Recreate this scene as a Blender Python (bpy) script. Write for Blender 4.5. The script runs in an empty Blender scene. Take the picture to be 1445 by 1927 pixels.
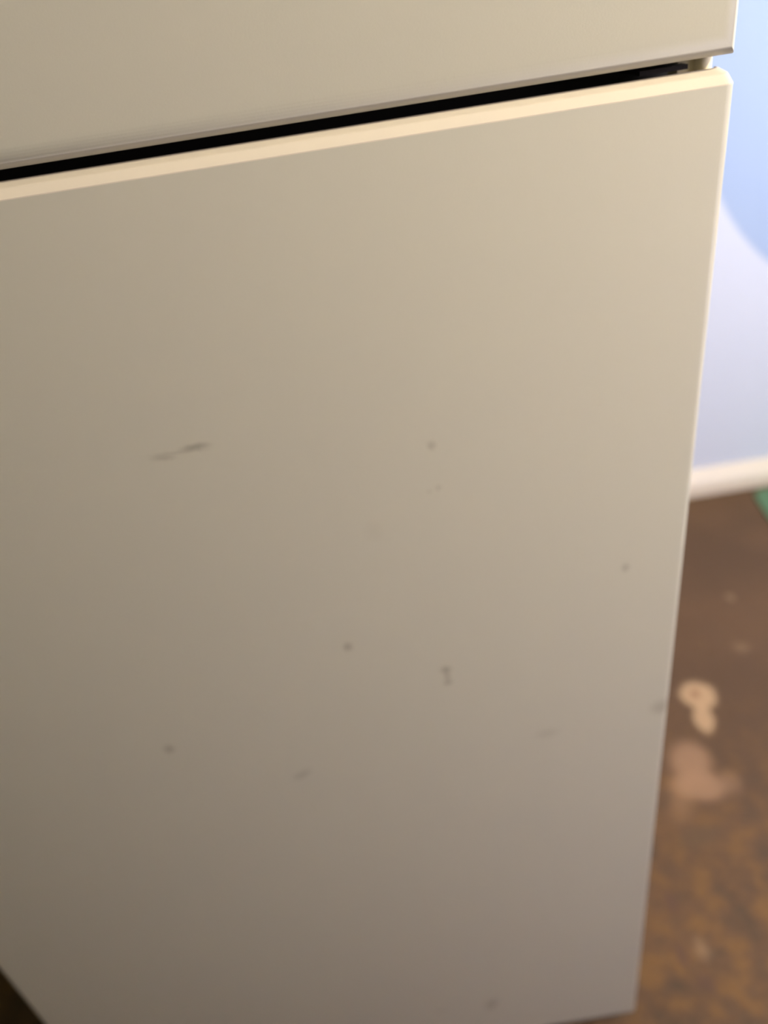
import bpy, bmesh, math
from mathutils import Vector, Matrix

# ------------------------------------------------------------------ camera
C = bpy.context.scene.collection
scene = bpy.context.scene
cam_data = bpy.data.cameras.new('camera')
cam = bpy.data.objects.new('camera', cam_data); C.objects.link(cam)
cam_data.sensor_fit = 'VERTICAL'; cam_data.sensor_height = 36.0; cam_data.sensor_width = 27.0
cam_data.lens = 36.0 * 1447.0 / 1927.0
cam_data.clip_start = 0.02
H = 1.18
right = Vector((0.98647086, -0.10029786, -0.12967492))
down = Vector((-0.16346762, -0.54200825, -0.82432117))
fwd = Vector((0.01239278, 0.83436647, -0.5510708))
m = Matrix(((right.x, -down.x, -fwd.x, 0), (right.y, -down.y, -fwd.y, 0), (right.z, -down.z, -fwd.z, H), (0, 0, 0, 1)))
cam.matrix_world = m
cam_data.dof.use_dof = True
cam_data.dof.focus_distance = 0.375
cam_data.dof.aperture_fstop = 3.7
scene.camera = cam

# ------------------------------------------------------------------ world, light, exposure
world = bpy.data.worlds.new('world'); scene.world = world
world.use_nodes = True
bg = world.node_tree.nodes['Background']
bg.inputs[0].default_value = (0.75, 0.85, 1.0, 1); bg.inputs[1].default_value = 0.2

def area(name, loc, target, size, size_y, power, color, shape='RECTANGLE', spread=180):
    l = bpy.data.lights.new(name, 'AREA'); l.shape = shape; l.size = size; l.size_y = size_y
    l.energy = power; l.color = color; l.spread = math.radians(spread)
    o = bpy.data.objects.new(name, l); C.objects.link(o); o.location = loc
    o.rotation_euler = (Vector(target) - Vector(loc)).to_track_quat('-Z', 'Y').to_euler()
    return o
LAMP = (0.86, -0.12, 1.84)
pl = bpy.data.lights.new('pendant_bulb_light', 'POINT'); pl.energy = 31; pl.color = (1.0, 0.895, 0.68); pl.shadow_soft_size = 0.045
po = bpy.data.objects.new('pendant_bulb_light', pl); C.objects.link(po); po.location = LAMP
area('window_light', (1.76, -0.45, 1.60), (0.0, -0.2, 1.5), 0.9, 0.9, 11.5, (1.0, 0.87, 0.98))
area('low_cool_fill', (1.76, -0.45, 0.50), (0.0, 0.1, 0.5), 0.7, 0.35, 4.8, (0.34, 0.46, 1.0))  # cool fill added low on the right to tint the lower door
area('side_wall_fill', (1.76, 1.00, 1.25), (0.5, 1.45, 0.3), 0.5, 0.9, 13, (0.86, 0.91, 1.0))  # fill added to brighten the back wall, baseboard and floor there

vs = scene.view_settings
vs.view_transform = 'Standard'; vs.look = 'None'; vs.gamma = 1.0; vs.use_curve_mapping = False
vs.exposure = 0.8
scene.cycles.max_bounces = 8

# ------------------------------------------------------------------ helpers
def newmat(name, color, rough=0.5, metallic=0.0, spec=0.5, bump=0, bscale=400, bdist=0.0005):
    mt = bpy.data.materials.new(name); mt.use_nodes = True
    nt = mt.node_tree; b = nt.nodes['Principled BSDF']
    b.inputs['Base Color'].default_value = (*color, 1); b.inputs['Roughness'].default_value = rough
    b.inputs['Metallic'].default_value = metallic; b.inputs['Specular IOR Level'].default_value = spec
    if bump:
        tc = nt.nodes.new('ShaderNodeTexCoord'); n = nt.nodes.new('ShaderNodeTexNoise')
        n.inputs['Scale'].default_value = bscale; n.inputs['Detail'].default_value = 2
        bp = nt.nodes.new('ShaderNodeBump'); bp.inputs['Strength'].default_value = bump
        bp.inputs['Distance'].default_value = bdist
        nt.links.new(tc.outputs['Object'], n.inputs['Vector'])
        nt.links.new(n.outputs['Fac'], bp.inputs['Height']); nt.links.new(bp.outputs['Normal'], b.inputs['Normal'])
    return mt

def noise(nt, vec, scale, detail=3, rough=0.5):
    n = nt.nodes.new('ShaderNodeTexNoise'); n.inputs['Scale'].default_value = scale
    n.inputs['Detail'].default_value = detail; n.inputs['Roughness'].default_value = rough
    nt.links.new(vec, n.inputs['Vector']); return n

def maprange(nt, val, a, b, c, d, smooth=True):
    r = nt.nodes.new('ShaderNodeMapRange'); r.interpolation_type = 'SMOOTHSTEP' if smooth else 'LINEAR'
    for i, v in zip((1, 2, 3, 4), (a, b, c, d)): r.inputs[i].default_value = v
    nt.links.new(val, r.inputs[0]); return r.outputs[0]

def mix(nt, fac, ca, cb):
    x = nt.nodes.new('ShaderNodeMix'); x.data_type = 'RGBA'
    for s, v in ((x.inputs[0], fac), (x.inputs[6], ca), (x.inputs[7], cb)):
        if isinstance(v, (tuple, list)): s.default_value = (*v, 1) if len(v) == 3 else v
        elif isinstance(v, (int, float)): s.default_value = v
        else: nt.links.new(v, s)
    return x.outputs[2]

def blob(nt, vec, center, radii, amount, soft=0.5, angle=0.0, axis='Z'):
    """0..amount mask of an ellipse in object space; radii in metres, soft = width of its edge."""
    mp = nt.nodes.new('ShaderNodeMapping'); mp.vector_type = 'TEXTURE'
    mp.inputs['Location'].default_value = center; mp.inputs['Scale'].default_value = radii
    rot = [0, 0, 0]; rot['XYZ'.index(axis)] = angle; mp.inputs['Rotation'].default_value = rot
    nt.links.new(vec, mp.inputs['Vector'])
    ln = nt.nodes.new('ShaderNodeVectorMath'); ln.operation = 'LENGTH'
    nt.links.new(mp.outputs[0], ln.inputs[0])
    return maprange(nt, ln.outputs['Value'], 1 - soft, 1 + soft, amount, 0)

def warp(nt, vec, scale, amt):
    n = noise(nt, vec, scale, 3)
    s = nt.nodes.new('ShaderNodeVectorMath'); s.operation = 'SUBTRACT'; s.inputs[1].default_value = (0.5, 0.5, 0.5)
    nt.links.new(n.outputs['Color'], s.inputs[0])
    k = nt.nodes.new('ShaderNodeVectorMath'); k.operation = 'SCALE'; k.inputs['Scale'].default_value = amt
    nt.links.new(s.outputs[0], k.inputs[0])
    a = nt.nodes.new('ShaderNodeVectorMath'); a.operation = 'ADD'
    nt.links.new(vec, a.inputs[0]); nt.links.new(k.outputs[0], a.inputs[1]); return a.outputs[0]

def link(name, bm, mat, parent=None, loc=(0, 0, 0), smooth=False):
    me = bpy.data.meshes.new(name); bm.normal_update(); bm.to_mesh(me); bm.free()
    if smooth:
        for p in me.polygons: p.use_smooth = True
        me.set_sharp_from_angle(angle=math.radians(50))
    for mm in (mat if isinstance(mat, list) else [mat]): me.materials.append(mm)
    o = bpy.data.objects.new(name, me); C.objects.link(o); o.location = loc
    if parent: o.parent = parent
    return o

def box(bm, x0, x1, y0, y1, z0, z1):
    vs_ = [bm.verts.new((x, y, z)) for x in (x0, x1) for y in (y0, y1) for z in (z0, z1)]
    F = [(0, 1, 3, 2), (4, 6, 7, 5), (0, 4, 5, 1), (2, 3, 7, 6), (0, 2, 6, 4), (1, 5, 7, 3)]
    fs = [bm.faces.new([vs_[i] for i in f]) for f in F]
    return fs

def rbox(x0, x1, y0, y1, z0, z1, r=0.0, seg=4, sel=None):
    """box; edges picked by sel(midpoint) get a rounded bevel of radius r"""
    bm = bmesh.new(); box(bm, x0, x1, y0, y1, z0, z1)
    bmesh.ops.recalc_face_normals(bm, faces=bm.faces)
    if r:
        es = []
        for e in bm.edges:
            mid = (e.verts[0].co + e.verts[1].co) / 2
            if sel is None or sel(mid): es.append(e)
        bmesh.ops.bevel(bm, geom=es, offset=r, segments=seg, profile=0.5, affect='EDGES', clamp_overlap=True)
    return bm

def cyl(bm, c, r, h, n=24, axis='Z', r2=None):
    rot = {'Z': Matrix(), 'X': Matrix.Rotation(math.pi/2, 4, 'Y'), 'Y': Matrix.Rotation(math.pi/2, 4, 'X')}[axis]
    bmesh.ops.create_cone(bm, cap_ends=True, segments=n, radius1=r, radius2=r if r2 is None else r2, depth=h,
                          matrix=Matrix.Translation(c) @ rot)

def tag(o, label=None, cat=None, group=None, kind=None):
    if label: o['label'] = label
    if cat: o['category'] = cat
    if group: o['group'] = group
    if kind: o['kind'] = kind
    return o

# ------------------------------------------------------------------ room shell
WY = 1.638                       # the painted wall beyond the refrigerator
XL, XR, YF, ZC = -1.35, 1.80, -2.3, 2.45

# floor: stained brown concrete
fm = newmat('stained_concrete', (0.2, 0.12, 0.07), 0.62, spec=0.35)
nt = fm.node_tree; b = nt.nodes['Principled BSDF']
vec = nt.nodes.new('ShaderNodeTexCoord').outputs['Object']
n1 = noise(nt, vec, 4.0, 4, 0.55); n2 = noise(nt, vec, 24.0, 4, 0.55); n3 = noise(nt, vec, 150.0, 2)
col = mix(nt, maprange(nt, n1.outputs['Fac'], 0.35, 0.68, 0, 1), (0.096, 0.047, 0.017), (0.126, 0.062, 0.023))
near = nt.nodes.new('ShaderNodeSeparateXYZ'); nt.links.new(vec, near.inputs[0])
worn = maprange(nt, near.outputs['Y'], 0.55, 1.05, 1, 0)      # tracked, paler concrete in front; smoother by the wall
sp = nt.nodes.new('ShaderNodeMath'); sp.operation = 'MULTIPLY'
nt.links.new(worn, sp.inputs[0]); nt.links.new(maprange(nt, n2.outputs['Fac'], 0.44, 0.66, 0, 1), sp.inputs[1])
col = mix(nt, sp.outputs[0], col, (0.170, 0.082, 0.020))
dk = nt.nodes.new('ShaderNodeMath'); dk.operation = 'MULTIPLY'
nt.links.new(worn, dk.inputs[0]); nt.links.new(maprange(nt, n2.outputs['Fac'], 0.34, 0.45, 0.75, 0), dk.inputs[1])
col = mix(nt, dk.outputs[0], col, (0.064, 0.037, 0.016))
col = mix(nt, maprange(nt, n3.outputs['Fac'], 0.3, 0.7, 0, 0.06), col, (0.4, 0.30, 0.2))
wv = warp(nt, vec, 26.0, 0.014)
TAN = (0.50, 0.32, 0.17); PINK = (0.36, 0.205, 0.11)
for c, r, a, s, ang, cc in [
        ((0.556, 0.980, 0), (0.033, 0.034, 5), 0.92, 0.30, 0, TAN),
        ((0.5515, 0.984, 0), (0.0075, 0.010, 5), 1.0, 0.6, 0, (0.30, 0.15, 0.07)),
        ((0.5405, 0.925, 0), (0.0165, 0.036, 5), 0.88, 0.35, -0.25, TAN),
        ((0.478, 0.838, 0), (0.033, 0.042, 5), 0.75, 0.50, -0.35, PINK),
        ((0.472, 0.788, 0), (0.042, 0.026, 5), 0.75, 0.50, -0.2, PINK),
        ((0.432, 0.770, 0), (0.018, 0.040, 5), 0.22, 0.80, -0.4, (0.5, 0.28, 0.13)),
        ((0.526, 0.787, 0), (0.016, 0.020, 5), 0.30, 0.70, 0.0, PINK),
        ((0.738, 1.226, 0), (0.009, 0.011, 5), 0.30, 0.60, 0.0, TAN),
        ((0.69, 1.08, 0), (0.014, 0.014, 5), 0.18, 0.70, 0.0, TAN),
        ((0.43, 0.70, 0), (0.035, 0.016, 5), 0.65, 0.60, 0.1, (0.10, 0.06, 0.03)),
        ((0.345, 0.605, 0), (0.008, 0.014, 5), 0.75, 0.60, 0.0, (0.10, 0.05, 0.03)),
        ((0.330, 0.530, 0), (0.010, 0.014, 5), 0.75, 0.60, 0.0, (0.10, 0.05, 0.03)),
        ((0.345, 0.49, 0), (0.012, 0.012, 5), 0.60, 0.60, 0.0, (0.10, 0.05, 0.03)),
        ((0.36, 0.533, 0), (0.010, 0.013, 5), 0.25, 0.80, 0.0, TAN)]:
    col = mix(nt, blob(nt, wv, c, r, a, s, ang), col, cc)
nt.links.new(col, b.inputs['Base Color'])
bp = nt.nodes.new('ShaderNodeBump'); bp.inputs['Strength'].default_value = 0.35; bp.inputs['Distance'].default_value = 0.002
nt.links.new(n2.outputs['Fac'], bp.inputs['Height']); nt.links.new(bp.outputs['Normal'], b.inputs['Normal'])
bm = bmesh.new(); box(bm, XL - .1, XR + .1, YF - .1, WY + .1, -0.1, 0.0)
bmesh.ops.recalc_face_normals(bm, faces=bm.faces)
tag(link('floor', bm, fm), 'brown stained concrete floor', kind='structure')

# back wall: lavender white paint with a broad pale blue round in its colour
wm = newmat('wall_paint', (0.8, 0.8, 0.9), 0.7, spec=0.3, bump=0.15, bscale=220)
nt = wm.node_tree; b = nt.nodes['Principled BSDF']
vec = nt.nodes.new('ShaderNodeTexCoord').outputs['Object']
col = mix(nt, blob(nt, vec, (1.327, 0, 1.023), (0.575, 50, 0.575), 1.0, 0.012), (0.81, 0.85, 1.0), (0.475, 0.60, 0.87))
nt.links.new(col, b.inputs['Base Color'])
bm = bmesh.new(); box(bm, XL - .1, XR + .1, WY, WY + .1, 0, ZC); bmesh.ops.recalc_face_normals(bm, faces=bm.faces)
tag(link('wall_back', bm, wm), 'pale lavender wall with a large pale blue round', kind='structure')
plain = newmat('plain_wall_paint', (0.70, 0.68, 0.66), 0.75, spec=0.3, bump=0.1, bscale=220)
bm = bmesh.new(); box(bm, XL - .1, XL, YF - .1, WY, 0, ZC); bmesh.ops.recalc_face_normals(bm, faces=bm.faces)
tag(link('wall_left', bm, newmat('olive_bounce_paint', (0.16, 0.19, 0.04), 0.8)), kind='structure')  # dark olive put in so the unseen wall tints the doors' left side
bm = bmesh.new(); box(bm, XL - .1, XR + .1, YF - .1, YF, 0, ZC); bmesh.ops.recalc_face_normals(bm, faces=bm.faces)
tag(link('wall_front', bm, newmat('front_wall_paint', (0.12, 0.10, 0.07), 0.8)), kind='structure')
bm = bmesh.new()                                    # right wall around the window opening
box(bm, XR, XR + .1, YF, -1.00, 0, ZC); box(bm, XR, XR + .1, 0.10, WY, 0, ZC)
box(bm, XR, XR + .1, -1.00, 0.10, 0.72, 0.95); box(bm, XR, XR + .1, -1.00, 0.10, 2.15, ZC)
box(bm, XR, XR + .1, -1.00, 0.10, 0, 0.28)
bmesh.ops.recalc_face_normals(bm, faces=bm.faces)
tag(link('wall_right', bm, plain), kind='structure')
bm = bmesh.new(); box(bm, XL - .1, XR + .1, YF - .1, WY + .1, ZC, ZC + .1); bmesh.ops.recalc_face_normals(bm, faces=bm.faces)
tag(link('ceiling', bm, newmat('ceiling_paint', (0.36, 0.33, 0.28), 0.85)), kind='structure')

white = newmat('trim_enamel', (0.86, 0.80, 0.70), 0.35, spec=0.5)
bm = bmesh.new()
for a_ in [(-1.00, -.94, .28, 2.15), (.04, .10, .28, 2.15), (-.94, .04, .28, .34), (-.94, .04, .66, .72), (-.94, .04, .95, 1.01), (-.94, .04, 2.09, 2.15)]:  # lower pane added to go with the low cool fill
    box(bm, XR + .02, XR + .08, a_[0], a_[1], a_[2], a_[3])
bmesh.ops.recalc_face_normals(bm, faces=bm.faces)
tag(link('window_1', bm, white), kind='structure')

bm = bmesh.new()
for a_ in [(.70, .75, .80, 1.90), (1.25, 1.30, .80, 1.90), (.75, 1.25, .80, .85), (.75, 1.25, 1.85, 1.90)]:
    box(bm, XR + .02, XR + .08, a_[0], a_[1], a_[2], a_[3])
bmesh.ops.recalc_face_normals(bm, faces=bm.faces)
tag(link('added_side_frame', bm, white), kind='structure')  # unseen frame added to go with the side fill

# baseboard: flat face, eased and sloped top that catches the lamp
def baseboard(name, length, matrix, mat, prof):
    bm = bmesh.new()
    a = [bm.verts.new(matrix @ Vector((0, -y, z))) for y, z in prof]
    c = [bm.verts.new(matrix @ Vector((length, -y, z))) for y, z in prof]
    n_ = len(prof)
    for i in range(n_): bm.faces.new((a[i], a[(i+1) % n_], c[(i+1) % n_], c[i]))
    bm.faces.new(a); bm.faces.new(c[::-1])
    bmesh.ops.recalc_face_normals(bm, faces=bm.faces)
    return tag(link(name, bm, mat, smooth=True), kind='structure')
BP = [(0, 0), (0.024, 0), (0.024, 0.033), (0.0232, 0.036), (0.021, 0.040), (0.013, 0.051), (0.005, 0.066), (0.0, 0.072)]
basem = newmat('baseboard_cream', (0.93, 0.81, 0.66), 0.32, spec=0.5)
tag(baseboard('baseboard_back', XR - XL, Matrix.Translation((XL, WY, 0)), basem, BP), 'cream baseboard with a sloped top edge')
baseboard('baseboard_right', WY - YF - .03, Matrix.Translation((XR, WY - .025, 0)) @ Matrix.Rotation(-math.pi/2, 4, 'Z'), basem, BP)

# ------------------------------------------------------------------ pendant (the room's warm lamp)
lamp = bpy.data.objects.new('pendant_lamp', None); C.objects.link(lamp); lamp.location = (LAMP[0], LAMP[1], ZC)
tag(lamp, 'pendant lamp with a shallow metal shade hanging from the ceiling', 'lamp')
LZ = LAMP[2] - ZC
lm = newmat('lamp_metal', (0.7, 0.68, 0.62), 0.3, 0.8)
bm = bmesh.new(); cyl(bm, (0, 0, -0.010), 0.05, 0.02, 24)
link('canopy', bm, lm, lamp, smooth=True)
bm = bmesh.new(); cyl(bm, (0, 0, (LZ + 0.12) / 2), 0.003, -LZ - 0.12, 10)
link('cord', bm, black_cord := newmat('cord_black', (0.02, 0.02, 0.02), 0.6), lamp, smooth=True)
bm = bmesh.new()
bmesh.ops.create_cone(bm, cap_ends=False, segments=40, radius1=0.165, radius2=0.035, depth=0.11, matrix=Matrix.Translation((0, 0, LZ + 0.065)))
sh = link('lamp_shade', bm, lm, lamp, smooth=True)
so = sh.modifiers.new('thickness', 'SOLIDIFY'); so.thickness = 0.003
dm = newmat('lamp_diffuser', (1, 0.9, 0.75), 0.5)
dm.node_tree.nodes['Principled BSDF'].inputs['Emission Color'].default_value = (1, 0.85, 0.68, 1)
dm.node_tree.nodes['Principled BSDF'].inputs['Emission Strength'].default_value = 2
bm = bmesh.new(); bmesh.ops.create_uvsphere(bm, u_segments=24, v_segments=16, radius=0.035, matrix=Matrix.Translation((0, 0, LZ + 0.092)))
link('bulb', bm, dm, lamp, smooth=True)

# ------------------------------------------------------------------ refrigerator
FX, FY = -0.1168, 0.79
X0, X1 = -0.4615 - FX, 0.2278 - FX      # door sides
Y0 = 0.446 - FY                          # door front plane
DT = 0.050                               # door thickness
fr = bpy.data.objects.new('refrigerator', None); C.objects.link(fr); fr.location = (FX, FY, 0)
tag(fr, 'almond enamel two-door refrigerator with small scuffs, standing on concrete', 'refrigerator')
ALM = (0.607, 0.583, 0.475)

def enamel(name, marks):
    mt = newmat(name, ALM, 0.42, spec=0.45)
    nt = mt.node_tree; b = nt.nodes['Principled BSDF']
    vec = nt.nodes.new('ShaderNodeTexCoord').outputs['Object']
    g = noise(nt, vec, 7.0, 2)
    col = mix(nt, maprange(nt, g.outputs['Fac'], 0.3, 0.7, 0, 0.25), ALM, (0.60, 0.57, 0.47))
    wv = warp(nt, vec, 260.0, 0.0025)
    for x, z, rx, rz, a, ang in marks:
        col = mix(nt, blob(nt, wv, (x - FX, Y0, z), (rx, 5, rz), min(1, a * 1.1), 0.8, ang, 'Y'), col, (0.20, 0.175, 0.13))
    nt.links.new(col, b.inputs['Base Color'])
    o = noise(nt, vec, 900.0, 2)
    bp = nt.nodes.new('ShaderNodeBump'); bp.inputs['Strength'].default_value = 0.12; bp.inputs['Distance'].default_value = 0.0003
    nt.links.new(o.outputs['Fac'], bp.inputs['Height']); nt.links.new(bp.outputs['Normal'], b.inputs['Normal'])
    return mt
MARKS = [(-0.1285, 0.9545, 0.0065, 0.0018, 0.30, 0.10), (-0.1065, 0.9585, 0.0075, 0.0020, 0.48, -0.02),
         (-0.1170, 0.9565, 0.0160, 0.0010, 0.22, 0.06),
         (0.0446, 0.9315, 0.0026, 0.0030, 0.30, 0), (0.0462, 0.8977, 0.0022, 0.0022, 0.16, 0), (0.0400, 0.8960, 0.0018, 0.0020, 0.10, 0),
         (-0.0373, 0.7668, 0.0032, 0.0038, 0.42, 0),
         (0.0364, 0.7245, 0.0040, 0.0030, 0.42, 0), (0.0370, 0.7175, 0.0022, 0.0060, 0.30, 0), (0.0368, 0.7095, 0.0036, 0.0028, 0.32, 0),
         (-0.2013, 0.6865, 0.0036, 0.0042, 0.40, 0), (0.1813, 0.7996, 0.0030, 0.0036, 0.30, 0),
         (-0.1022, 0.6254, 0.0060, 0.0040, 0.22, -0.3), (-0.0960, 0.6290, 0.0050, 0.0030, 0.14, -0.3),
         (0.2215, 0.6356, 0.0090, 0.0075, 0.30, 0), (0.1188, 0.6262, 0.0090, 0.0050, 0.14, 0),
         (0.0431, 0.1462, 0.0060, 0.0110, 0.34, 0.3), (-0.0200, 0.1520, 0.0060, 0.0050, 0.12, 0),
         (-0.0030, 0.8700, 0.0060, 0.0070, 0.05, 0)]
doorm = enamel('door_enamel', MARKS)
upm = enamel('freezer_enamel', [])
bodym = newmat('cabinet_enamel', ALM, 0.45)
capm = newmat('door_cap_plastic', (0.79, 0.71, 0.585), 0.38, spec=0.5)
rub = newmat('gasket_rubber', (0.03, 0.028, 0.026), 0.7)
black = newmat('plastic_and_gap_shade', (0.012, 0.012, 0.012), 0.6)  # plastic of grille and feet; on the mullion it stands for gap shade
dark = newmat('dark_steel', (0.05, 0.045, 0.05), 0.45, 0.6)

CF = Y0 + DT + 0.010                      # cabinet front
ZB, ZT = 0.057, 1.1180                    # lower door skin
cab = link('body', rbox(X0 + .001, X1 - .001, CF, CF + 0.60, 0.055, 1.60, 0.006, 3), bodym, fr, smooth=True)
bm = bmesh.new(); box(bm, X0 + .012, X1 - .010, CF - 0.004, CF - 0.0002, 1.095, 1.165)
bmesh.ops.recalc_face_normals(bm, faces=bm.faces)
link('mullion_shade', bm, black, cab)  # shade in the gap between the doors, put in as a black strip

# lower door: metal skin, rounded front edges; cream cap with a facet along its front
front = lambda p: abs(p.y - Y0) < 1e-5
d = link('fridge_door', rbox(X0, X1, Y0, Y0 + DT, ZB, ZT, 0.006, 5, lambda p: abs(p.y - Y0) < 1e-5 and abs(p.z - ZT) > 1e-4), doorm, fr, smooth=True)
R_ = 0.006
def cap_mesh(z0, up, facet=0.0042, flip=1):
    # plan outline with rounded front corners and a chamfered rear corner, risen to a faceted top
    out = []
    n_ = 6
    for i in range(n_ + 1):
        a = math.pi * 1.5 + math.pi / 2 * i / n_
        out.append((X1 - R_ + R_ * math.cos(a), Y0 + R_ + R_ * math.sin(a)))
    out += [(X1 - 0.0005, Y0 + DT - 0.008), (X1 - 0.008, Y0 + DT)]
    out += [(X0 + 0.008, Y0 + DT), (X0 + 0.0005, Y0 + DT - 0.008)]
    for i in range(n_ + 1):
        a = math.pi + math.pi / 2 * i / n_
        out.append((X0 + R_ + R_ * math.cos(a), Y0 + R_ + R_ * math.sin(a)))
    bm = bmesh.new()
    cx_, cy_ = (X0 + X1) / 2, Y0 + DT / 2
    def ring(inset, z):
        res = []
        for x, y in out:
            dx = (inset if x < cx_ else -inset) * 0.35
            dy = inset if y < cy_ else -inset
            zz = min(z, z0 + 0.0015) if y > cy_ else z      # the raised lip runs along the front only
            res.append(bm.verts.new((x + dx, y + dy, zz)))
        return res
    rings = [ring(0.0, z0), ring(0.0, z0 + 0.0006), ring(0.0040, z0 + 0.0050), ring(0.0048, z0 + 0.0055), ring(0.0115, z0 + 0.0078), ring(0.0128, z0 + 0.0078), ring(0.0140, z0 + 0.0040), ring(0.0145, z0 + 0.0015)]
    k = len(out)
    for r0, r1 in zip(rings, rings[1:]):
        for i in range(k): bm.faces.new((r0[i], r0[(i+1) % k], r1[(i+1) % k], r1[i]))
    bm.faces.new(rings[0]); bm.faces.new(rings[-1])
    bmesh.ops.recalc_face_normals(bm, faces=bm.faces)
    return bm
c_ = link('end_cap', cap_mesh(ZT, 0.0042), capm, d, smooth=False); c_['label'] = 'cream plastic cap along the top of the door'
link('gasket', rbox(X0 + .014, X1 - .014, Y0 + DT, CF, ZB + .02, ZT - .004, 0.003, 2), rub, d)

def handle(z0, z1, parent):
    bm = bmesh.new(); x = X0 + 0.045
    box(bm, x - .014, x + .014, Y0 - .034, Y0 - .018, z0, z1)
    box(bm, x - .012, x + .012, Y0 - .02, Y0 + .001, z0 + .006, z0 + .04)
    box(bm, x - .012, x + .012, Y0 - .02, Y0 + .001, z1 - .04, z1 - .006)
    bmesh.ops.recalc_face_normals(bm, faces=bm.faces)
    bmesh.ops.bevel(bm, geom=list(bm.edges), offset=0.004, segments=3, affect='EDGES')
    link('handle', bm, capm, parent, smooth=True)
handle(0.84, 1.09, d)

# freezer door above: rounded lower edge
UZ = 1.1316
u = link('freezer_door', rbox(X0, X1, Y0, Y0 + DT, UZ, 1.60, 0.0105, 10, front), upm, fr, smooth=True)
link('gasket', rbox(X0 + .014, X1 - .014, Y0 + DT, CF, UZ + .004, 1.585, 0.003, 2), rub, u)
handle(1.18, 1.36, u)

# middle hinge: steel leaf and pale nylon bushing on its pin
hb = bmesh.new(); box(hb, X1 - 0.045, X1 - 0.018, Y0 + 0.022, CF + 0.001, 1.1262, 1.1286)
bmesh.ops.recalc_face_normals(hb, faces=hb.faces)
hg = link('hinge', hb, dark, fr)
bb = bmesh.new(); cyl(bb, (X1 - 0.0058, Y0 + 0.031, 1.1255), 0.0050, 0.0122, 24)
box(bb, X1 - 0.0200, X1 - 0.0058, Y0 + 0.031, Y0 + 0.044, 1.1194, 1.1295)
k_ = link('bushing', bb, newmat('cream_nylon', (1.0, 0.90, 0.60), 0.4), hg, smooth=True); k_['label'] = 'cream nylon bushing'

# plinth grille and feet
bm = bmesh.new(); box(bm, X0 + .01, X1 - .01, CF + 0.03, CF + 0.045, 0.012, 0.055)
for i in range(5): box(bm, X0 + .02, X1 - .02, CF + 0.024, CF + 0.03, 0.016 + i * 0.008, 0.020 + i * 0.008)
bmesh.ops.recalc_face_normals(bm, faces=bm.faces)
link('kick_grille', bm, black, fr)
for sx in (X0 + .05, X1 - .05):
    for sy in (CF + .08, CF + .54):
        bm = bmesh.new(); cyl(bm, (sx, sy, 0.0085), 0.020, 0.017, 20); cyl(bm, (sx, sy, 0.036), 0.008, 0.04, 12)
        link('foot', bm, black, fr, smooth=True)

# ------------------------------------------------------------------ green mat against the baseboard
bm = bmesh.new()
L, W, rr = 0.60, 0.40, 0.035
pts = []
for cx_, cy_, a0 in ((L - rr, -rr, 0), (rr * 1.0, -rr, 90), (rr, -W + rr, 180), (L - rr, -W + rr, 270)):
    for i in range(7):
        a = math.radians(a0 + i * 15); pts.append((cx_ + rr * math.cos(a), cy_ + rr * math.sin(a)))
f = bm.faces.new([bm.verts.new((x, y, 0.0)) for x, y in pts])
e = bmesh.ops.extrude_face_region(bm, geom=[f])
for v in e['geom']:
    if isinstance(v, bmesh.types.BMVert): v.co.z = 0.006
bmesh.ops.recalc_face_normals(bm, faces=bm.faces)
gm = link('floor_mat', bm, newmat('green_felt', (0.12, 0.22, 0.12), 0.9, spec=0.2, bump=0.6, bscale=300, bdist=0.002), loc=(0.972, 1.598, 0.0))
gm.rotation_euler.z = math.radians(-8)
tag(gm, 'thin green mat lying on the concrete against the cream baseboard', 'mat')
